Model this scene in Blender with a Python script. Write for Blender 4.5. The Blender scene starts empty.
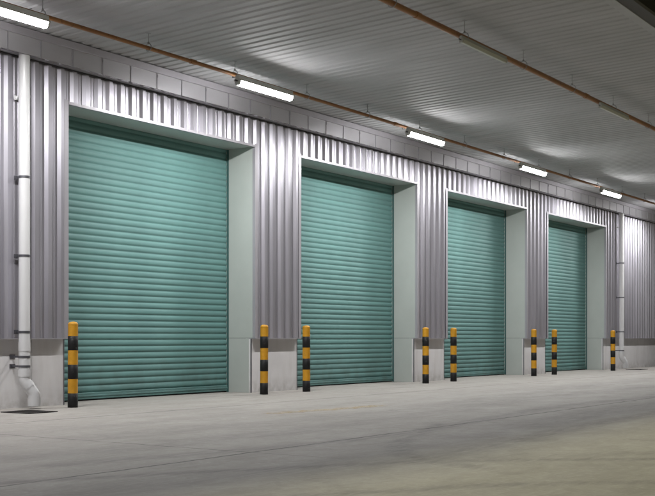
import bpy, math, random
from mathutils import Vector, Matrix
random.seed(7)
sc = bpy.context.scene
COL = sc.collection
R = math.radians

# ------------------------------------------------------------------ helpers
class MB:
    """collects shapes; build() links them as ONE mesh object"""
    def __init__(s):
        s.v = []; s.f = []; s.m = []; s.sm = []
    def add(s, vs, fs, mat=0, smooth=False):
        o = len(s.v); s.v += [tuple(v) for v in vs]
        for f in fs:
            s.f.append([o + i for i in f]); s.m.append(mat); s.sm.append(smooth)
    def box(s, x0, x1, y0, y1, z0, z1, mat=0):
        vs = [(x0,y0,z0),(x1,y0,z0),(x1,y1,z0),(x0,y1,z0),(x0,y0,z1),(x1,y0,z1),(x1,y1,z1),(x0,y1,z1)]
        s.add(vs, [(0,3,2,1),(4,5,6,7),(0,1,5,4),(1,2,6,5),(2,3,7,6),(3,0,4,7)], mat)
    def bevbox(s, x0, x1, y0, y1, z0, z1, b=.004, mat=0):
        # box with chamfered vertical and horizontal edges along its length (x)
        pr = [(y0+b,z0),(y1-b,z0),(y1,z0+b),(y1,z1-b),(y1-b,z1),(y0+b,z1),(y0,z1-b),(y0,z0+b)]
        s.extrude_x(pr, x0, x1, mat)
    def extrude_x(s, prof, x0, x1, mat=0, smooth=False, caps=True):
        n = len(prof)
        vs = [(x0,y,z) for y,z in prof] + [(x1,y,z) for y,z in prof]
        s.add(vs, [(i,(i+1)%n,n+(i+1)%n,n+i) for i in range(n)], mat, smooth)
        if caps:
            s.add([(x0,y,z) for y,z in prof], [tuple(range(n))[::-1]], mat)
            s.add([(x1,y,z) for y,z in prof], [tuple(range(n))], mat)
    def tube(s, p, q, r, n=16, mat=0, r2=None, caps=True):
        p = Vector(p); q = Vector(q); d = (q-p).normalized()
        a = d.orthogonal().normalized(); b = d.cross(a)
        r2 = r if r2 is None else r2
        c = [a*math.cos(2*math.pi*i/n)+b*math.sin(2*math.pi*i/n) for i in range(n)]
        s.add([p+u*r for u in c]+[q+u*r2 for u in c], [(i,(i+1)%n,n+(i+1)%n,n+i) for i in range(n)], mat, True)
        if caps:
            s.add([p+u*r for u in c], [tuple(range(n))[::-1]], mat)
            s.add([q+u*r2 for u in c], [tuple(range(n))], mat)
    def bands(s, prof, c=(0,0,0), n=32, mat=0):
        for p, q in zip(prof[:-1], prof[1:]): s.lathe([p, q], c, n, mat)
    def path(s, pts, r, n=16, mat=0, caps=True):
        pts = [Vector(p) for p in pts]; rings = []
        t0 = (pts[1]-pts[0]).normalized(); a = t0.orthogonal().normalized()
        for k, p in enumerate(pts):
            t = (pts[min(k+1,len(pts)-1)]-pts[max(k-1,0)]).normalized()
            a = (a - t*a.dot(t)).normalized(); b = t.cross(a)
            rings.append([p+(a*math.cos(2*math.pi*i/n)+b*math.sin(2*math.pi*i/n))*r for i in range(n)])
        vs = [v for rg in rings for v in rg]; fs = []
        for k in range(len(pts)-1):
            for i in range(n):
                fs.append((k*n+i, k*n+(i+1)%n, (k+1)*n+(i+1)%n, (k+1)*n+i))
        s.add(vs, fs, mat, True)
        if caps:
            s.add(rings[0], [tuple(range(n))[::-1]], mat); s.add(rings[-1], [tuple(range(n))], mat)
    def ring(s, c, axis, R_, r, n=24, k=8, mat=0):
        c = Vector(c); d = Vector(axis).normalized(); a = d.orthogonal().normalized(); b = d.cross(a)
        vs = []; fs = []
        for i in range(n):
            t = 2*math.pi*i/n; u = a*math.cos(t)+b*math.sin(t)
            for j in range(k):
                w = 2*math.pi*j/k
                vs.append(c+u*(R_+r*math.cos(w))+d*r*math.sin(w))
        for i in range(n):
            for j in range(k):
                fs.append((i*k+j, ((i+1)%n)*k+j, ((i+1)%n)*k+(j+1)%k, i*k+(j+1)%k))
        s.add(vs, fs, mat, True)
    def lathe(s, prof, c=(0,0,0), n=32, mat=0, smooth=True):
        cx, cy, cz = c; vs = []; fs = []
        for r, z in prof:
            for i in range(n):
                t = 2*math.pi*i/n; vs.append((cx+r*math.cos(t), cy+r*math.sin(t), cz+z))
        for k in range(len(prof)-1):
            for i in range(n):
                fs.append((k*n+i, k*n+(i+1)%n, (k+1)*n+(i+1)%n, (k+1)*n+i))
        s.add(vs, fs, mat, smooth)
    def build(s, name, mats, parent=None, off=(0,0,0)):
        me = bpy.data.meshes.new(name)
        me.from_pydata([(x-off[0], y-off[1], z-off[2]) for x,y,z in s.v], [], s.f)
        me.polygons.foreach_set('material_index', s.m)
        me.polygons.foreach_set('use_smooth', s.sm)
        for m in (mats if isinstance(mats, (list, tuple)) else [mats]): me.materials.append(m)
        me.update()
        o = bpy.data.objects.new(name, me); COL.objects.link(o)
        if parent: o.parent = parent
        return o

def tag(o, label=None, cat=None, group=None, kind=None):
    if label: o['label'] = label
    if cat: o['category'] = cat
    if group: o['group'] = group
    if kind: o['kind'] = kind
    return o
def empty(name, loc, label, cat, group=None):
    o = bpy.data.objects.new(name, None); COL.objects.link(o); o.location = loc
    o.empty_display_size = .2
    return tag(o, label, cat, group)
def copy_tree(o, parent=None):
    c = o.copy(); COL.objects.link(c)
    if parent: c.parent = parent
    for ch in list(o.children): copy_tree(ch, c)
    return c

# ------------------------------------------------------------------ materials
def new_mat(name):
    m = bpy.data.materials.new(name); m.use_nodes = True
    nt = m.node_tree; b = nt.nodes['Principled BSDF']
    return m, nt, b
def N(nt, t, **kw):
    n = nt.nodes.new(t)
    for k, v in kw.items(): setattr(n, k, v)
    return n
def noise(nt, vec, scale, detail=4, rough=.55, dist=0):
    n = N(nt, 'ShaderNodeTexNoise'); n.inputs['Scale'].default_value = scale
    n.inputs['Detail'].default_value = detail; n.inputs['Roughness'].default_value = rough
    n.inputs['Distortion'].default_value = dist
    nt.links.new(vec, n.inputs['Vector']); return n.outputs['Fac']
def mapping(nt, scale=(1,1,1), src='Object', loc=(0,0,0)):
    tc = N(nt, 'ShaderNodeTexCoord'); mp = N(nt, 'ShaderNodeMapping')
    mp.inputs['Scale'].default_value = scale; mp.inputs['Location'].default_value = loc
    nt.links.new(tc.outputs[src], mp.inputs['Vector']); return mp.outputs['Vector']
def ramp(nt, fac, p0, p1, c0=(0,0,0,1), c1=(1,1,1,1)):
    r = N(nt, 'ShaderNodeValToRGB'); e = r.color_ramp.elements
    e[0].position = p0; e[1].position = p1; e[0].color = c0; e[1].color = c1
    nt.links.new(fac, r.inputs['Fac']); return r.outputs['Color']
def mix(nt, fac, a, b, mode='MIX'):
    m = N(nt, 'ShaderNodeMix', data_type='RGBA', blend_type=mode)
    for sock, v in ((m.inputs[0], fac), (m.inputs[6], a), (m.inputs[7], b)):
        if isinstance(v, (int, float)): sock.default_value = v
        elif isinstance(v, tuple): sock.default_value = v if len(v) == 4 else v + (1,)
        else: nt.links.new(v, sock)
    return m.outputs[2]
def math_(nt, op, a, b=None, c=None):
    m = N(nt, 'ShaderNodeMath', operation=op)
    for i, v in enumerate((a, b, c)):
        if v is None: continue
        if isinstance(v, (int, float)): m.inputs[i].default_value = v
        else: nt.links.new(v, m.inputs[i])
    return m.outputs[0]
def bump(nt, b, h, strength=.2, dist=.01):
    n = N(nt, 'ShaderNodeBump'); n.inputs['Strength'].default_value = strength
    n.inputs['Distance'].default_value = dist
    nt.links.new(h, n.inputs['Height']); nt.links.new(n.outputs['Normal'], b.inputs['Normal'])

def metal_sheet(name, col, metallic, r0, r1, vary=.18, grime=.25, streak=(1,1,.12), dents=.12, spec=.5):
    m, nt, b = new_mat(name)
    v = mapping(nt, streak); f = noise(nt, v, 3.2, 5)
    v2 = mapping(nt); f2 = noise(nt, v2, .7, 3)
    dark = tuple(c*(1-vary) for c in col)
    c = mix(nt, ramp(nt, f, .35, .68), dark, col)
    c = mix(nt, math_(nt, 'MULTIPLY', ramp(nt, f2, .45, .8), grime), c, tuple(x*.62 for x in (col[0], col[1]*.98, col[2]*.92)))
    nt.links.new(c, b.inputs['Base Color'])
    b.inputs['Metallic'].default_value = metallic
    r = N(nt, 'ShaderNodeMapRange'); r.inputs[3].default_value = r0; r.inputs[4].default_value = r1
    nt.links.new(f, r.inputs[0]); nt.links.new(r.outputs[0], b.inputs['Roughness'])
    b.inputs['Specular IOR Level'].default_value = spec
    bump(nt, b, noise(nt, mapping(nt, streak), 1.6, 2), dents, .02)
    return m
def paint(name, col, rough=.45, vary=.1, scale=5, metallic=0.0, streak=(1,1,1), bmp=.05, spec=.5):
    m, nt, b = new_mat(name)
    f = noise(nt, mapping(nt, streak), scale, 5)
    c = mix(nt, ramp(nt, f, .35, .7), tuple(x*(1-vary) for x in col), col)
    nt.links.new(c, b.inputs['Base Color'])
    b.inputs['Roughness'].default_value = rough; b.inputs['Metallic'].default_value = metallic
    b.inputs['Specular IOR Level'].default_value = spec
    if bmp: bump(nt, b, noise(nt, mapping(nt), scale*8, 3), bmp, .004)
    return m

M = {}
M['clad'] = metal_sheet('silver_cladding', (.475,.462,.515), .6, .33, .46)
M['trim'] = metal_sheet('trim_metal', (.42,.405,.44), .25, .34, .48, vary=.1)
M['ceil'] = metal_sheet('ceiling_sheet', (.50,.50,.515), .0, .55, .62, vary=.12, grime=.3, streak=(1,.15,1), dents=.08, spec=.12)
M['gutter'] = metal_sheet('gutter_metal', (.54,.53,.56), .45, .27, .34, vary=.1, streak=(.4,1,1), grime=.08, dents=.03)
M['gutsoffit'] = paint('gutter_underside_metal', (.62,.61,.63), .14, vary=.05, metallic=.95, bmp=0)
M['guttjoint'] = paint('gutter_joint_metal', (.40,.39,.42), .4, metallic=.5)
M['dark'] = paint('dark_shade_and_core', (.06,.058,.062), .8)  # painted shade line below the gutter, also the hidden wall core
M['eave'] = paint('eave_dark_paint', (.05,.045,.035), .55)
M['reveal'] = paint('reveal_panel_paint', (.455,.485,.462), .38, vary=.06, scale=2, bmp=.02)
M['guard'] = paint('angle_guard_steel', (.19,.185,.20), .45, metallic=.4)
M['rail'] = paint('guide_rail_paint', (.05,.12,.115), .5)
M['rubber'] = paint('rubber_black', (.012,.012,.012), .85)
M['pvc'] = paint('white_pvc', (.66,.66,.67), .3, vary=.1, scale=3, streak=(1,1,.2), bmp=.01)
M['galv'] = paint('galvanised_steel', (.16,.16,.18), .42, metallic=.7)
M['hanger'] = paint('zinc_hanger', (.34,.34,.34), .5, metallic=.3)
M['housing'] = paint('fixture_housing', (.55,.55,.52), .4, vary=.05)
M['dullhousing'] = paint('dull_fixture_housing', (.48,.48,.44), .5, vary=.12)
M['yellow'] = paint('bollard_yellow', (.62,.30,.012), .55, vary=.2, scale=9, bmp=.03)
M['black'] = paint('bollard_black', (.012,.012,.013), .6, vary=.3, scale=9, bmp=.03, spec=.35)
M['roof'] = paint('roof_sheet', (.25,.25,.26), .5)
M['iron'] = paint('cast_iron', (.035,.032,.03), .6, metallic=.5)

for key, chip in (('yellow', (.20,.15,.07)), ('black', (.09,.088,.08))):
    nt = M[key].node_tree; b = nt.nodes['Principled BSDF']; src = b.inputs['Base Color'].links[0].from_socket
    oi = N(nt, 'ShaderNodeObjectInfo'); tc = N(nt, 'ShaderNodeTexCoord'); va = N(nt, 'ShaderNodeVectorMath', operation='ADD')
    nt.links.new(tc.outputs['Object'], va.inputs[0]); cx = N(nt, 'ShaderNodeCombineXYZ')
    nt.links.new(math_(nt, 'MULTIPLY', oi.outputs['Random'], 40), cx.inputs[2]); nt.links.new(cx.outputs[0], va.inputs[1])
    f = math_(nt, 'MULTIPLY', ramp(nt, noise(nt, va.outputs[0], 11, 6, .72), .60, .68), .75)
    nt.links.new(mix(nt, f, src, chip), b.inputs['Base Color'])
# teal roller curtain: soft vertical dirt and faded rows
m, nt, b = new_mat('teal_door_paint')
f = noise(nt, mapping(nt, (1,1,.25)), 1.3, 6); f2 = noise(nt, mapping(nt, (.12,1,6)), 3.0, 3)
c = mix(nt, ramp(nt, f, .3, .75), (.112,.222,.213), (.136,.264,.253))
c = mix(nt, math_(nt, 'MULTIPLY', ramp(nt, f2, .4, .75), .35), c, (.14,.315,.29))
sp = N(nt, 'ShaderNodeTexCoord'); sx = N(nt, 'ShaderNodeSeparateXYZ'); nt.links.new(sp.outputs['Object'], sx.inputs[0])
low = N(nt, 'ShaderNodeMapRange'); low.inputs[1].default_value = .9; low.inputs[2].default_value = 0; nt.links.new(sx.outputs['Z'], low.inputs[0])
dirt = math_(nt, 'MULTIPLY', low.outputs[0], math_(nt, 'MULTIPLY', ramp(nt, noise(nt, mapping(nt), 4, 6), .35, .7), .5))
c = mix(nt, dirt, c, (.085,.115,.105))
scf = math_(nt, 'MULTIPLY', ramp(nt, noise(nt, mapping(nt, (3,1,14), loc=(1,0,4)), 1.3, 6, .75), .60, .72), .30)
c = mix(nt, scf, c, (.16,.25,.235))
oi = N(nt, 'ShaderNodeObjectInfo'); hs = N(nt, 'ShaderNodeHueSaturation'); vr = N(nt, 'ShaderNodeMapRange')
vr.inputs[3].default_value = .90; vr.inputs[4].default_value = 1.08; nt.links.new(oi.outputs['Random'], vr.inputs[0])
nt.links.new(vr.outputs[0], hs.inputs['Value']); nt.links.new(c, hs.inputs['Color']); c = hs.outputs['Color']
nt.links.new(c, b.inputs['Base Color']); b.inputs['Roughness'].default_value = .6
b.inputs['Specular IOR Level'].default_value = .3
bump(nt, b, noise(nt, mapping(nt, (.5,1,1)), 2.0, 2), .3, .03)
M['teal'] = m

# painted concrete plinth
m, nt, b = new_mat('plinth_paint')
f = noise(nt, mapping(nt), 1.1, 6); f2 = noise(nt, mapping(nt, (1,1,.18)), 5, 6)
c = mix(nt, ramp(nt, f, .35, .7), (.60,.59,.595), (.70,.69,.695))
c = mix(nt, math_(nt, 'MULTIPLY', ramp(nt, f2, .5, .78), .35), c, (.45,.42,.40))
sp = N(nt, 'ShaderNodeTexCoord'); sx = N(nt, 'ShaderNodeSeparateXYZ'); nt.links.new(sp.outputs['Object'], sx.inputs[0])
low = N(nt, 'ShaderNodeMapRange'); low.inputs[1].default_value = .28; low.inputs[2].default_value = 0; nt.links.new(sx.outputs['Z'], low.inputs[0])
dirt = math_(nt, 'MULTIPLY', low.outputs[0], math_(nt, 'MULTIPLY', ramp(nt, noise(nt, mapping(nt), 6, 6), .3, .65), .6))
c = mix(nt, dirt, c, (.24,.22,.20))
nt.links.new(c, b.inputs['Base Color']); b.inputs['Roughness'].default_value = .6
bump(nt, b, noise(nt, mapping(nt), 30, 4), .12, .006)
M['plinth'] = m

# rusty primer pipe
m, nt, b = new_mat('orange_pipe_primer')
f = noise(nt, mapping(nt, (.5,1,1)), 3, 6); f2 = noise(nt, mapping(nt), 22, 4)
c = mix(nt, ramp(nt, f, .35, .7), (.26,.105,.032), (.36,.165,.055))
c = mix(nt, math_(nt, 'MULTIPLY', ramp(nt, f2, .58, .7), .5), c, (.07,.035,.02))
nt.links.new(c, b.inputs['Base Color']); b.inputs['Roughness'].default_value = .42
M['pipe'] = m

# lit diffuser
m, nt, b = new_mat('lit_diffuser')
b.inputs['Base Color'].default_value = (.8,.8,.8,1)
b.inputs['Emission Color'].default_value = (1,.99,.985,1); b.inputs['Emission Strength'].default_value = 730
M['lit'] = m
m, nt, b = new_mat('lit_diffuser_side')
b.inputs['Base Color'].default_value = (.8,.8,.8,1)
b.inputs['Emission Color'].default_value = (1,.99,.985,1); b.inputs['Emission Strength'].default_value = 62
M['litside'] = m
m, nt, b = new_mat('unlit_diffuser')
nt.links.new(mix(nt, noise(nt, mapping(nt), 6, 3), (.50,.50,.45), (.58,.58,.52)), b.inputs['Base Color'])
b.inputs['Roughness'].default_value = .3
M['unlit'] = m

# concrete yard
m, nt, b = new_mat('yard_concrete')
v = mapping(nt); tc = N(nt, 'ShaderNodeTexCoord'); sx = N(nt, 'ShaderNodeSeparateXYZ'); nt.links.new(tc.outputs['Object'], sx.inputs[0])
big = noise(nt, v, .35, 5, .6, .4); mid = noise(nt, mapping(nt, (.55,1.6,1)), 1.7, 6, .62, .6); fine = noise(nt, v, 38, 5, .7)
trow = noise(nt, mapping(nt, (.10,1.9,1)), 1.2, 6, .6, .9); sweep = noise(nt, mapping(nt, (.35,7,1), loc=(3,1,0)), 2.2, 5, .65, 1.2)
c = mix(nt, ramp(nt, big, .3, .72), (.30,.282,.258), (.375,.355,.327))
c = mix(nt, math_(nt, 'MULTIPLY', ramp(nt, mid, .46, .72), .55), c, (.255,.241,.22))
c = mix(nt, math_(nt, 'MULTIPLY', ramp(nt, trow, .52, .72), .32), c, (.235,.226,.215))
c = mix(nt, math_(nt, 'MULTIPLY', ramp(nt, sweep, .5, .75), .28), c, (.50,.485,.46))
c = mix(nt, math_(nt, 'MULTIPLY', ramp(nt, fine, .38, .66), .30), c, (.25,.243,.233))
blot = noise(nt, mapping(nt, (1,1,1), loc=(2,9,0)), 2.1, 7, .7, 1.0)
c = mix(nt, math_(nt, 'MULTIPLY', ramp(nt, blot, .48, .66), .5), c, (.22,.207,.19))
patch = noise(nt, mapping(nt, (1,1,1), loc=(7,2,0)), 5.5, 6, .72, .8)
c = mix(nt, math_(nt, 'MULTIPLY', ramp(nt, patch, .42, .64), .5), c, (.27,.255,.235))
gr = noise(nt, v, 17, 4, .75)
c = mix(nt, math_(nt, 'MULTIPLY', ramp(nt, gr, .52, .70), .35), c, (.45,.43,.40))
# small dark oil spots
vor = N(nt, 'ShaderNodeTexVoronoi'); vor.inputs['Scale'].default_value = .9; nt.links.new(v, vor.inputs['Vector'])
spot = math_(nt, 'SUBTRACT', 1, ramp(nt, math_(nt, 'ADD', vor.outputs['Distance'], math_(nt, 'MULTIPLY', noise(nt, v, 14, 4), .12)), .09, .15))
c = mix(nt, math_(nt, 'MULTIPLY', spot, .35), c, (.09,.085,.08))
# tyre marks stored on the mesh
at = N(nt, 'ShaderNodeAttribute', attribute_name='tyre_marks')
tm = math_(nt, 'MULTIPLY', at.outputs['Fac'], ramp(nt, noise(nt, mapping(nt, (.8,4,1)), 3.2, 5, .7), .3, .62))
c = mix(nt, tm, c, (.075,.072,.07))
# saw-cut joints
wob = math_(nt, 'MULTIPLY', math_(nt, 'SUBTRACT', noise(nt, v, 2.5, 5, .65), .5), .06)
def joint(axis, at0, period, w):
    t = math_(nt, 'ADD', sx.outputs[axis], wob)
    t = math_(nt, 'ABSOLUTE', math_(nt, 'SUBTRACT', math_(nt, 'MODULO', math_(nt, 'ADD', t, 200*period-at0+period/2), period), period/2))
    mr = N(nt, 'ShaderNodeMapRange'); mr.inputs[1].default_value = w*.45; mr.inputs[2].default_value = w
    mr.inputs[3].default_value = 1; mr.inputs[4].default_value = 0; nt.links.new(t, mr.inputs[0]); return mr.outputs[0]
mY = N(nt, 'ShaderNodeMapRange'); mY.inputs[1].default_value = 4.9; mY.inputs[2].default_value = 6.4; nt.links.new(sx.outputs['Y'], mY.inputs[0])
jn = math_(nt, 'MAXIMUM', joint('Y', 10.51, 4.42, .022), math_(nt, 'MULTIPLY', joint('X', 7.82, 11.98, .016), mY.outputs[0]))
jn = math_(nt, 'MULTIPLY', jn, ramp(nt, noise(nt, v, 1.7, 5, .7), .26, .5))
c = mix(nt, math_(nt, 'MULTIPLY', jn, .85), c, (.055,.052,.05))
nt.links.new(c, b.inputs['Base Color'])
rr = N(nt, 'ShaderNodeMapRange'); rr.inputs[3].default_value = .55; rr.inputs[4].default_value = .85
nt.links.new(mid, rr.inputs[0]); nt.links.new(rr.outputs[0], b.inputs['Roughness'])
b.inputs['Specular IOR Level'].default_value = .3
hgt = math_(nt, 'SUBTRACT', math_(nt, 'ADD', math_(nt, 'MULTIPLY', fine, .5), mid), math_(nt, 'MULTIPLY', jn, 1.5))
bump(nt, b, hgt, .22, .012)
M['concrete'] = m

# worn yellow paint
m, nt, b = new_mat('worn_yellow_line')
tr = N(nt, 'ShaderNodeBsdfTransparent'); ms = N(nt, 'ShaderNodeMixShader'); out = nt.nodes['Material Output']
b.inputs['Base Color'].default_value = (.58,.38,.07,1); b.inputs['Roughness'].default_value = .7
fac = ramp(nt, noise(nt, mapping(nt, (1.2,5,1)), 4.5, 6, .75), .42, .66)
nt.links.new(math_(nt, 'MULTIPLY', fac, .62), ms.inputs[0]); nt.links.new(tr.outputs[0], ms.inputs[1]); nt.links.new(b.outputs[0], ms.inputs[2])
nt.links.new(ms.outputs[0], out.inputs['Surface'])
M['line'] = m

# ------------------------------------------------------------------ dimensions (metres). X runs along the wall, Y towards the building
D_CLAD, D_BASE, D_DOOR, D_GUT = 12.655, 12.745, 13.33, 12.38
OPEN = [(11.80+5.99*i, 16.34+5.99*i) for i in range(4)]
X0, X1 = -2.0, 62.0
HEAD = 4.49
def ceil_z(y): return 5.350 + .03*(12.35-y)

# ------------------------------------------------------------------ ground
def seg_dist(px, py, a, b_):
    ax, ay = a; bx, by = b_; dx, dy = bx-ax, by-ay
    t = max(0, min(1, ((px-ax)*dx+(py-ay)*dy)/(dx*dx+dy*dy)))
    return math.hypot(px-ax-t*dx, py-ay-t*dy)
def smooth_poly(pts, n=6):
    out = []
    for i in range(len(pts)-1):
        p0 = pts[max(i-1,0)]; p1 = pts[i]; p2 = pts[i+1]; p3 = pts[min(i+2,len(pts)-1)]
        for k in range(n):
            t = k/n
            out.append(tuple(.5*((2*p1[j])+(-p0[j]+p2[j])*t+(2*p0[j]-5*p1[j]+4*p2[j]-p3[j])*t*t+(-p0[j]+3*p1[j]-3*p2[j]+p3[j])*t**3) for j in (0,1)))
    out.append(pts[-1]); return out
MARKS = [  # centre line, half width, strength
    ([(4.6,6.6),(6.58,5.43),(8.04,4.44),(9.25,2.99),(9.9,1.6)], .07, .75),
    ([(5.2,4.6),(6.35,3.8),(6.99,3.39),(7.77,2.51),(8.2,1.6)], .07, .7),
    ([(11.6,6.25),(10.6,5.95),(9.3,5.46),(8.5,4.95),(8.08,4.46),(7.9,3.9)], .09, .7),
    ([(6.2,6.75),(7.68,6.34),(9.05,6.05),(10.95,5.98),(13.4,6.3),(15.99,6.47),(18.97,6.2),(24,5.6)], .10, .62),
    ([(8.2,4.6),(9.65,4.62),(11.64,4.74),(14.73,4.82),(19,4.6)], .13, .6),
    ([(5.5,7.6),(9,7.15),(13,7.35),(18,7.7),(25,7.4)], .20, .32),
    ([(8,8.3),(13,7.95),(18,8.3),(26,8.9),(33,8.9)], .22, .28),
    ([(12,5.3),(15,5.5),(19,5.35),(24,4.9)], .25, .35),
    ([(5,5.6),(7,5.05),(8.6,4.2),(9.9,2.9)], .16, .3),
    ([(2,9.2),(6,9.5),(11,9.2),(16,9.6)], .15, .18),
]
MK = [(smooth_poly(p), w, s_) for p, w, s_ in [(q, w_*.85, k_*.7) for q, w_, k_ in MARKS]]
gx0, gx1, gy0, gy1, st = 2.0, 38.0, 1.2, 11.2, .08
nx, ny = round((gx1-gx0)/st), round((gy1-gy0)/st)
xs = [gx0+(gx1-gx0)*i/nx for i in range(nx+1)]; ys = [gy0+(gy1-gy0)*j/ny for j in range(ny+1)]
wear = [0.0]*((nx+1)*(ny+1))
for pts, w, s_ in MK:
    for a, b_ in zip(pts[:-1], pts[1:]):
        i0 = max(0, int((min(a[0],b_[0])-2.5*w-gx0)/st)); i1 = min(nx, int((max(a[0],b_[0])+2.5*w-gx0)/st)+1)
        j0 = max(0, int((min(a[1],b_[1])-2.5*w-gy0)/st)); j1 = min(ny, int((max(a[1],b_[1])+2.5*w-gy0)/st)+1)
        for j in range(j0, j1+1):
            for i in range(i0, i1+1):
                d = seg_dist(xs[i], ys[j], a, b_)
                k = s_*max(0, 1-(d/(2.2*w))**2)
                q = j*(nx+1)+i
                if k > wear[q]: wear[q] = k
verts = [(x,y,0) for y in ys for x in xs]
faces = [(j*(nx+1)+i, j*(nx+1)+i+1, (j+1)*(nx+1)+i+1, (j+1)*(nx+1)+i) for j in range(ny) for i in range(nx)]
o_ = len(verts); B = 400
verts += [(-B,-B,0),(B,-B,0),(B,gy0,0),(gx1,gy0,0),(gx0,gy0,0),(-B,gy0,0),(-B,gy1,0),(gx0,gy1,0),(gx1,gy1,0),(B,gy1,0),(B,B,0),(-B,B,0)]
faces += [tuple(o_+k for k in f) for f in [(0,1,2,3,4,5),(5,4,7,6),(3,2,9,8),(6,7,8,9,10,11)]]
me = bpy.data.meshes.new('ground'); me.from_pydata(verts, [], faces); me.materials.append(M['concrete'])
at_ = me.attributes.new('tyre_marks', 'FLOAT', 'POINT'); at_.data.foreach_set('value', wear+[0.0]*12)
ground = bpy.data.objects.new('ground', me); COL.objects.link(ground); tag(ground, kind='structure')

# worn yellow paint stroke
mb = MB(); pts = smooth_poly([(11.9,8.98),(12.5,8.90),(13.0,8.80),(13.8,8.74),(14.3,8.72)], 8)
vs = []; 
for i,(x,y) in enumerate(pts):
    w = .17*(.75+.25*math.sin(i*1.3)); vs += [(x,y-w,.004),(x,y+w,.004)]
mb.add(vs, [(2*i,2*i+2,2*i+3,2*i+1) for i in range(len(pts)-1)])
tag(mb.build('painted_line', M['line']), 'short worn yellow paint stripe on the bare concrete yard', 'road marking')

# ------------------------------------------------------------------ warehouse
WO = (23.0, D_BASE, 0.0)
wh = empty('warehouse', WO, 'warehouse with silver ribbed cladding, four teal roller doors and a deep ribbed canopy', 'warehouse')
def part(mb, name, mat, parent=None): return mb.build(name, mat, parent or wh, WO)

PIT, PH = .2485, 11.62          # rib pitch and phase
def rib_profile(xa, xb):
    """front profile (x, y) of the ribbed wall sheet between xa and xb; y grows towards the building"""
    pts = []
    k = math.floor((xa-PH)/PIT)-1
    while PH+k*PIT < xb+PIT:
        b0 = PH+k*PIT
        for dx, dy in ((0,.042),(.038,-.004),(.106,-.004),(.142,.042),(.178,.042),(.188,.036),(.202,.036),(.212,.042)):
            pts.append((b0+dx, D_CLAD+dy))
        k += 1
    def at(x):
        for (x_0,y_0),(x_1,y_1) in zip(pts[:-1], pts[1:]):
            if x_0 <= x <= x_1: return y_0+(y_1-y_0)*(x-x_0)/(x_1-x_0)
    return [(xa, at(xa))] + [p for p in pts if xa+1e-4 < p[0] < xb-1e-4] + [(xb, at(xb))]
def clad(name, xa, xb, z0, z1):
    mb = MB(); pr = rib_profile(xa, xb); n = len(pr)
    vs = [(x,y,z0) for x,y in pr]+[(x,y,z1) for x,y in pr]+[(x,y+.012,z0) for x,y in pr]+[(x,y+.012,z1) for x,y in pr]
    fs = []
    for i in range(n-1):
        fs += [(i,i+1,n+i+1,n+i), (2*n+i,3*n+i,3*n+i+1,2*n+i+1), (i,2*n+i,2*n+i+1,i+1), (n+i,n+i+1,3*n+i+1,3*n+i)]
    fs += [(0,n,3*n,2*n), (n-1,3*n-1,4*n-1,2*n-1)]
    mb.add(vs, fs)
    return part(mb, name, M['clad'])
TOPZ = 5.012
piers = [(X0, OPEN[0][0])] + [(OPEN[i][1], OPEN[i+1][0]) for i in range(3)] + [(OPEN[3][1], X1)]
for xa, xb in piers:
    clad('wall_cladding', xa, xb, 1.0, TOPZ)
for xa, xb in OPEN:
    clad('header_cladding', xa, xb, HEAD+.03, TOPZ)

# plinths with panel joints, corner guards, drip flashing under the cladding
for k, (xa, xb) in enumerate(piers):
    mb = MB(); x = xa
    edges = [xa]; 
    if xb-xa > 3:
        step = 1.49 if k == 0 else 3.2
        e = xb-.62 if k == 0 else xa+3.2
        if k == 0:
            tmp = []
            while e > xa+.3: tmp.append(e); e -= step*2
            edges += sorted(tmp)
        else:
            while e < xb-.3: edges.append(e); e += step
    edges.append(xb)
    for a, b_ in zip(edges[:-1], edges[1:]):
        g = .004
        mb.box(a+g, b_-g, D_BASE, D_BASE+.12, 0, 1.0)
    p = part(mb, 'plinth', M['plinth'])
    for cond, a, b_ in ((xb < X1, xb-.016, xb+.004), (xa > X0, xa-.004, xa+.02)):
        if cond:
            gb = MB(); gb.box(a, b_, D_BASE-.005, D_BASE+.012, .0, .984); gb.build('corner_guard', M['guard'], p, WO)
    fb = MB(); fb.box(xa+.001, xb-.001, D_CLAD-.006, D_BASE+.1, .985, .9985)
    part(fb, 'drip_flashing', M['trim'])

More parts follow.
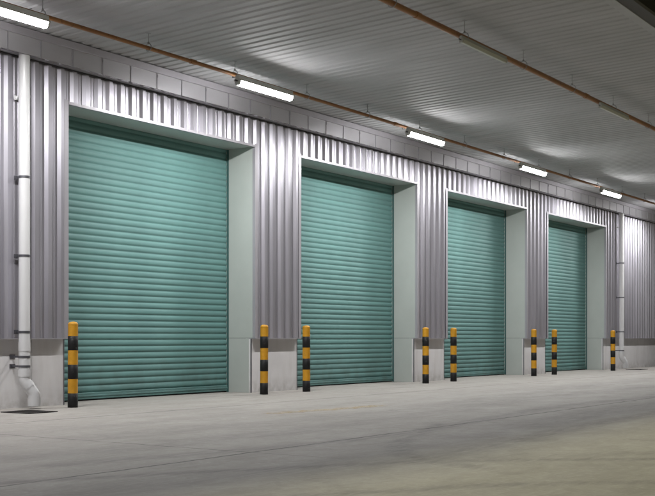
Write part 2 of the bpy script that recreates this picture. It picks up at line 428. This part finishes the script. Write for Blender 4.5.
# roller doors
SL = .105
def curtain():
    pass
for xa, xb in OPEN:
    mb = MB(); prof = []
    z = .13; zt = HEAD+.25; n = int((zt-z)/SL)
    for k in range(n):
        for t, d in ((0,.000),(.08,.002),(.15,.008),(.28,.0135),(.46,.0160),(.66,.0140),(.84,.008),(.93,.001)):
            prof.append((D_DOOR-d, z+(k+t)*SL))
    prof = [(D_DOOR+.03, z)] + prof + [(D_DOOR+.03, z+n*SL)]
    mb.extrude_x(prof[::-1], xa+.02, xb+.02)
    for i in range(len(mb.sm)-2): mb.sm[i] = True
    door = part(mb, 'roller_door', M['teal'])
    bb = MB(); bb.bevbox(xa+.02, xb+.02, D_DOOR-.035, D_DOOR+.02, .022, .128, .006)
    bb.bevbox(xa+.02, xb+.02, D_DOOR-.042, D_DOOR-.030, .062, .088, .004)
    bb.build('bottom_bar', M['teal'], door, WO)
    rb = MB(); rb.box(xa+.02, xb+.02, D_DOOR-.012, D_DOOR+.008, .0, .021); rb.build('rubber_seal', M['rubber'], door, WO)
    for xg in (xa+.003, xb-.012):
        gr = MB(); gr.box(xg, xg+.035, D_DOOR-.065, D_DOOR-.028, 0, HEAD-.002); gr.build('guide_rail', M['rail'], door, WO)
    # reveal: side panels (upper and lower sheet with an open joint), head soffit
    for sx_, x in ((1, xb), (-1, xa)):
        rv = MB(); x2 = x + .02*sx_
        a, b_ = min(x, x2), max(x, x2)
        rv.box(a, b_, D_CLAD+.05, D_DOOR+.03, 1.004, HEAD+.02)
        rv.box(a, b_, D_BASE+.052, D_DOOR+.03, 0, .998)
        part(rv, 'reveal_panel', M['reveal'])
    hd = MB(); hd.box(xa-.02, xb+.02, D_CLAD+.05, D_DOOR-.024, HEAD+.001, HEAD+.02); part(hd, 'head_soffit', M['reveal'])
    lin = MB(); lin.box(xa-.02, xb+.02, D_CLAD+.06, D_DOOR+.4, HEAD+.30, HEAD+.33); part(lin, 'lintel_cover', M['guard'])
    # corner flashings
    fl = MB(); w = .085
    fl.box(xa-w, xa+.002, D_CLAD-.006, D_CLAD-.003, 1.0, HEAD+.06)
    fl.box(xa-.002, xa+.002, D_CLAD-.003, D_CLAD+.052, 1.0, HEAD)
    part(fl, 'jamb_trim', M['trim'])
    fl = MB(); w = .075
    fl.box(xb-.002, xb+w, D_CLAD-.006, D_CLAD-.003, 1.0, HEAD+.06)
    fl.box(xb-.002, xb+.002, D_CLAD-.003, D_CLAD+.052, 1.0, HEAD)
    part(fl, 'jamb_trim', M['trim'])
    fl = MB()
    fl.box(xa+.004, xb-.004, D_CLAD-.009, D_CLAD-.005, HEAD-.002, HEAD+.038)
    fl.box(xa+.004, xb-.004, D_CLAD-.005, D_CLAD+.051, HEAD-.006, HEAD-.002)
    part(fl, 'head_trim', M['trim'])

# hidden shell behind the wall, so that the building is closed
sh = MB(); sh.box(X0, X1, D_DOOR+.45, 40, 0, 6.2); part(sh, 'building_shell', M['roof'])
bk = MB()
for xa, xb in piers: bk.box(xa+.022 if xa > X0 else xa, xb-.022 if xb < X1 else xb, D_BASE+.125, D_DOOR+.449, 0, HEAD+.29)
bk.box(X0, X1, D_CLAD+.07, D_DOOR+.449, HEAD+.335, 5.30); part(bk, 'wall_core', M['dark'])

# box gutter above the cladding, made of lapped lengths
g = MB(); g.extrude_x([(D_GUT,4.983),(D_CLAD+.055,5.024),(D_CLAD+.055,5.034),(D_GUT+.01,4.994),(D_GUT+.01,5.235),(D_GUT,5.235)][::-1], X0, X1)
gut = part(g, 'box_gutter', M['gutter'])
x = 10.47-.6*20; k = 0
while x < X1-.3:
    if x > X0+.1:
        j = MB(); dz = random.uniform(-.006,.006)
        j.box(x, x+.020, D_GUT-.012, D_GUT-.0005, 4.976+dz, 5.228)
        if k % 2: j.box(x+.004, x+.016, D_GUT-.018, D_GUT-.012, 5.16, 5.205)
        if 8 < x < 44: j.build('gutter_joint', M['guttjoint'], gut, WO)
    x += .601 + random.uniform(-.015,.015); k += 1
us = MB(); us.extrude_x([(D_GUT+.012,4.9835),(D_CLAD-.012,5.0195),(D_CLAD-.012,5.0185),(D_GUT+.012,4.9825)], X0, X1); us.build('gutter_soffit', M['gutsoffit'], gut, WO)
cs = MB(); cs.box(X0, X1, D_CLAD-.011, D_CLAD+.05, 4.996, 5.0165); part(cs, 'gutter_shade_strip', M['dark'])  # dark strip stands in for the thin gutter shadow on the cladding top
ct = MB(); ct.extrude_x([(D_GUT-.025,5.229),(D_GUT-.001,5.229),(D_GUT-.001,5.237),(D_GUT+.03,5.24),(D_GUT+.03,5.337),(D_GUT-.025,5.337),(D_GUT-.032,5.331),(D_GUT-.032,5.235)][::-1], X0, X1); part(ct, 'ceiling_trim', M['trim'])

# canopy ceiling of ribbed sheets
cm = MB(); CP = .2; y0, y1 = 5.432, 12.42
row = []; x = X0
while x < X1:
    for dx, dz in ((0,0),(.110,0),(.135,.017),(.178,.017)): row.append((x+dx, dz))
    x += CP
n = len(row); vs = [(x, y0, ceil_z(y0)+dz) for x,dz in row]+[(x, y1, ceil_z(y1)+dz) for x,dz in row]
cm.add(vs, [(i, n+i, n+i+1, i+1) for i in range(n-1)])
canopy = part(cm, 'canopy_ceiling', M['ceil'])
rf = MB(); rf.add([(X0,5.39,ceil_z(5.39)+.12),(X1,5.39,ceil_z(5.39)+.12),(X1,40.2,ceil_z(5.39)+.62),(X0,40.2,ceil_z(5.39)+.62),
                   (X0,5.39,ceil_z(5.39)+.16),(X1,5.39,ceil_z(5.39)+.16),(X1,40.2,ceil_z(5.39)+.66),(X0,40.2,ceil_z(5.39)+.66)],
                  [(0,3,2,1),(4,5,6,7),(0,1,5,4),(1,2,6,5),(2,3,7,6),(3,0,4,7)])
part(rf, 'roof_sheet', M['roof'])
ze = ceil_z(5.432)
et = MB(); et.box(X0, X1, 5.322, 5.465, ze-.006, ze-.001); et.box(X0, X1, 5.322, 5.327, ze-.001, ze+.14); part(et, 'eave_trim', M['ceil'])
eg = MB(); eg.extrude_x([(5.321,ze+.005),(5.321,ze+.20),(5.11,ze+.20),(5.11,ze+.03),(5.135,ze+.005)], X0, X1); part(eg, 'eave_gutter', M['eave'])

# downpipes
def downpipe(x, first):
    p = MB(); y = 12.49; r = .079
    p.tube((x,y,.47),(x,y,5.02), r, 24, caps=False)
    dp = part(p, 'downpipe', M['pvc'])
    c = MB()
    for z in (.88, ): c.bands([(r,z-.065),(r+.005,z-.065),(r+.005,z+.065),(r,z+.065)], (x,y,0), 24)
    c.build('coupling', M['pvc'], dp, WO)
    # offset shoe: 45 degree bend out and back to vertical
    s = MB(); e = .095; R2 = r+.005; q = 1/math.sqrt(2)
    A = Vector((x,y,.40)); B_ = Vector((x+e,y-e,.21)); u = (B_-A).normalized()
    def bend(P, d0, d1, k=.035, n=5):
        out = []
        for i in range(n+1):
            t = i/n; out.append((P-d0*k)*(1-t)**2 + P*2*t*(1-t) + (P+d1*k)*t*t)
        return out
    dn = Vector((0,0,-1))
    s.path([Vector((x,y,.53))]+bend(A, dn, u)+bend(B_, u, dn)+[Vector((x+e,y-e,.035))], R2, 24, caps=False)
    s.tube((x,y,.455),(x,y,.56), R2+.006, 24)
    s.tube(A+u*.055, A+u*.125, R2+.006, 24)
    s.tube(B_+dn*.055, B_+dn*.17, R2+.006, 24, caps=False)
    s.build('outlet_shoe', M['pvc'], dp, WO)
    for z in ((4.41,3.27,2.16,1.085,.735,.60) if first else (4.55,3.4,2.3,1.2,.6)):
        b_ = MB()
        b_.bands([(r+.001,z-.016),(r+.005,z-.016),(r+.005,z+.016),(r+.001,z+.016)], (x,y,0), 24)
        back = D_CLAD-.002 if z > 1.0 else D_BASE
        b_.box(x-.014, x+.014, y+r, back, z-.014, z+.014)
        b_.box(x-.05, x+.05, back-.006, back-.001, z-.03, z+.03)
        b_.build('pipe_bracket', M['pvc'] if z > 4 else M['galv'], dp, WO)
downpipe(10.82, True); downpipe(35.28, False)

# ------------------------------------------------------------------ drains in the yard
def drain(x, y, w, d, name, label):
    e = empty(name, (x,y,0), label, 'drain')
    f_ = MB(); t = .035
    for a in ((-w/2,w/2,-d/2,-d/2+t),(-w/2,w/2,d/2-t,d/2),(-w/2,-w/2+t,-d/2+t,d/2-t),(w/2-t,w/2,-d/2+t,d/2-t)): f_.box(*a, .001, .012)
    f_.build('frame', M['iron'], e)
    p_ = MB(); p_.box(-w/2+t, w/2-t, -d/2+t, d/2-t, .001, .003); p_.build('pit', M['rubber'], e)
    g_ = MB(); xx = -w/2+t+.02
    while xx < w/2-t-.02: g_.box(xx, xx+.016, -d/2+t, d/2-t, .0035, .010); xx += .042
    g_.build('grate', M['iron'], e)
drain(10.36, 11.86, .50, .56, 'drain_grate', 'square black iron drain grate below the large downpipe at the left')
drain(35.25, 11.98, .62, .50, 'drain_grate', 'small dark drain grate below the far downpipe past the last door')

# ------------------------------------------------------------------ bollards
bo = empty('bollard', (0,0,0), '', 'bollard', 'striped bollards guarding the door openings')
r = .0715; Hb = 1.235; bh = Hb/6
p = MB(); p.lathe([(r,0),(r,Hb-.05)], n=32); p.build('post', M['yellow'], bo)
p = MB(); p.lathe([(r,Hb-.05),(r+.0012,Hb-.049),(r*.97,Hb-.03),(r*.86,Hb-.014),(r*.62,Hb-.004),(r*.3,Hb),(0.0005,Hb+.001)], n=32); p.build('cap', M['yellow'], bo)
for k in (0,2,4):
    p = MB(); p.lathe([(r,k*bh),(r+.0016,k*bh+.001),(r+.0016,(k+1)*bh-.001),(r,(k+1)*bh)], n=32); p.build('black_band', M['black'], bo)
spots = [(11.44,'leftmost black and yellow bollard, just right of the large white downpipe'),
 (15.97,'black and yellow bollard in front of the pale plinth right of the biggest door'),
 (17.28,'black and yellow bollard against the left edge of the second roller door'),
 (21.86,'black and yellow bollard in front of the plinth between second and third doors'),
 (23.22,'black and yellow bollard against the left edge of the third roller door'),
 (27.70,'black and yellow bollard before the narrow plinth between third and fourth doors'),
 (29.05,'black and yellow bollard against the left edge of the farthest roller door'),
 (33.62,'farthest black and yellow bollard, beside the far white downpipe')]
for i, (x, lab) in enumerate(spots):
    o = bo if i == 0 else copy_tree(bo)
    o.location = (x, 12.18+random.uniform(-.02,.02), 0); o.rotation_euler = (R(random.uniform(-.3,.3)), R(random.uniform(-.3,.3)), random.uniform(0,6)); o['label'] = lab

# ------------------------------------------------------------------ ceiling pipes with hangers
def pipe_line(y, z, rad, xa, xb, hangers, label):
    e = empty('sprinkler_pipe', (xa,y,z), label, 'pipe', 'orange pipes under the canopy')
    p = MB(); p.tube((0,0,0),(xb-xa,0,0), rad, 20); p.build('pipe_run', M['pipe'], e)
    x = xa + 3.0
    while x < xb:
        c = MB(); c.tube((x-xa-.06,0,0),(x-xa+.06,0,0), rad+.008, 20); c.build('pipe_coupling', M['pipe'], e); x += 6.0
    for x in hangers:
        h = MB(); X = x-xa; zc = ceil_z(y)-z
        h.ring((X,0,.012), (1,0,0), rad+.024, .0055, 24, 6); h.tube((X,0,rad+.03),(X,0,rad+.06), .014, 8)
        o = h.build('pipe_hanger', M['hanger'], e)
        q = MB(); q.tube((X,0,rad+.055),(X,0,zc+.002), .0045, 8); q.box(X-.03,X+.03,-.02,.02,zc-.004,zc+.001); q.build('hanger_rod', M['hanger'], o)
P1Y, P1Z, P2Y, P2Z = 11.25, 5.17, 7.365, 5.25
pipe_line(P1Y, P1Z, .030, X0, X1, [10.05+1.98*k for k in range(-2,22)], 'thin rust-orange pipe carrying the lit battens along the wall side of the ceiling')
pipe_line(P2Y, P2Z, .040, X0, X1, [12.35+2.0*k for k in range(-2,12)], 'thicker rust-orange pipe nearer the eave, carrying the unlit battens')

# ------------------------------------------------------------------ batten lights
L = 1.45
def batten(lit, label, dy, dz, hs=None):
    """origin = point on the pipe axis above the middle of the fitting; the fitting hangs on the yard side"""
    e = empty('batten_light', (0,0,0), label, 'ceiling light', 'lit batten lights' if lit else 'unlit batten lights')
    h = MB(); pr = [(dy-.060,dz+.024),(dy+.060,dz+.024),(dy+.062,dz+.045),(dy+.036,dz+.062),(dy+.030,dz+.112),(dy-.030,dz+.112),(dy-.036,dz+.062),(dy-.062,dz+.045)]
    h.extrude_x(pr, -L/2, L/2); h.build('housing', M['housing'] if lit else M['dullhousing'], e)
    # opal diffuser: dimmer side walls, bright bottom lens with rounded edges
    d = MB(); pr = [(dy-.057,dz+.0235),(dy-.036,dz-.034),(dy-.029,dz-.043),(dy+.029,dz-.043),(dy+.036,dz-.034),(dy+.057,dz+.0235)]
    d.extrude_x(pr, -L/2+.03, L/2-.03)
    for i in range(len(d.f)):
        if i == 2: d.m[i] = 1
    d.build('diffuser', [M['litside'], M['lit']] if lit else [M['unlit'], M['unlit']], e)
    for s in (-1,1):
        c = MB(); x0, x1 = sorted((s*(L/2-.03), s*L/2)); pr2 = [(y*1.0+0, z) for y, z in pr]
        pr2 = [(dy+(y-dy)*1.05, dz+(z-dz)*1.05) for y, z in pr2]
        c.extrude_x(pr2, x0, x1); c.build('end_cap', M['housing'] if lit else M['dullhousing'], e)
        k = MB(); X = s*(L/2-.14); k.box(X-.012, X+.012, dy-.01, .032, dz+.1125, dz+.1155); k.box(X-.012,X+.012,.0305,.0335,dz+.1155,.0345); k.box(X-.012,X+.012,-.034,.0335,.035,.0375)
        k.build('mounting_strap', M['galv'], e)
    gl = MB(); gl.tube((-L/2-.055,dy,dz+.02),(-L/2,dy,dz+.02), .014, 10); gl.build('cable_gland', M['galv'], e)
    return e
DY, DZ = -.17, -.165
b1 = batten(True, '', DY, DZ)
lits = [(9.25,'nearest lit batten light, cut off by the left edge of the photo'),
        (14.58,'glowing batten light hung above the first and widest roller door'),
        (19.90,'glowing batten light hung above the second roller door'),
        (25.15,'glowing batten light hung in front of the third roller door head'),
        (30.42,'farthest glowing batten light in view, above the last roller door'),
        (3.95,'added unseen batten light on the same pipe, brightening the left foreground'),  # row assumed to continue: lamp added out of view to light the foreground
        (36.15,'added unseen batten light past the far downpipe, brightening the far wall')]  # likewise added out of view, for light on the far wall
for i, (x, lab) in enumerate(lits):
    o = b1 if i == 0 else copy_tree(b1); o.location = (x, P1Y, P1Z); o['label'] = lab
b2 = batten(False, '', -.12, -.165)
for i, (x, lab) in enumerate([(14.82,'dark unlit batten light under the outer pipe, nearer the camera'), (20.2,'dark unlit batten light under the outer pipe, farther off to the right')]):
    o = b2 if i == 0 else copy_tree(b2); o.location = (x, P2Y, P2Z); o.scale = (1, .62, .62); o['label'] = lab

# ------------------------------------------------------------------ night: faint sky and one yard light direction
EL = 83.85
w = bpy.data.worlds.new('World'); sc.world = w; w.use_nodes = True
wn = w.node_tree; bg = wn.nodes['Background']
sky = wn.nodes.new('ShaderNodeTexSky'); sky.sky_type = 'NISHITA'; sky.sun_disc = False
sky.sun_elevation = R(EL); sky.sun_rotation = R(0)
wn.links.new(sky.outputs[0], bg.inputs['Color']); bg.inputs['Strength'].default_value = .0008
sl = bpy.data.lights.new('sun', 'SUN'); sl.energy = 1.55; sl.angle = R(13); sl.color = (1,.96,.62)
so = bpy.data.objects.new('sun', sl); COL.objects.link(so)
# sun stands over the building, 6 degrees off the vertical: the canopy edge draws its shade on the yard
so.rotation_euler = (R(-(90-EL)), 0, 0); so.location = (20, 20, 40)

# ------------------------------------------------------------------ camera
cd = bpy.data.cameras.new('camera'); cam = bpy.data.objects.new('camera', cd); COL.objects.link(cam)
TH = math.atan(764.5/1130)
cam.location = (0,0,1.0); cam.rotation_euler = (R(90), 0, TH-math.pi/2)
cd.sensor_fit = 'HORIZONTAL'; cd.sensor_width = 36; cd.lens = 36*1130/655; cd.shift_y = 90/655
cd.clip_start = .05; cd.clip_end = 2000
sc.camera = cam

vs_ = sc.view_settings
sc.display_settings.display_device = 'sRGB'
vs_.view_transform = 'Standard'; vs_.look = 'None'; vs_.exposure = 0; vs_.gamma = 1; vs_.use_curve_mapping = False
sc.render.engine = 'CYCLES'
sc.cycles.max_bounces = 10; sc.cycles.diffuse_bounces = 6; sc.cycles.glossy_bounces = 4
sc.cycles.use_denoising = True
sc.cycles.sample_clamp_indirect = 12
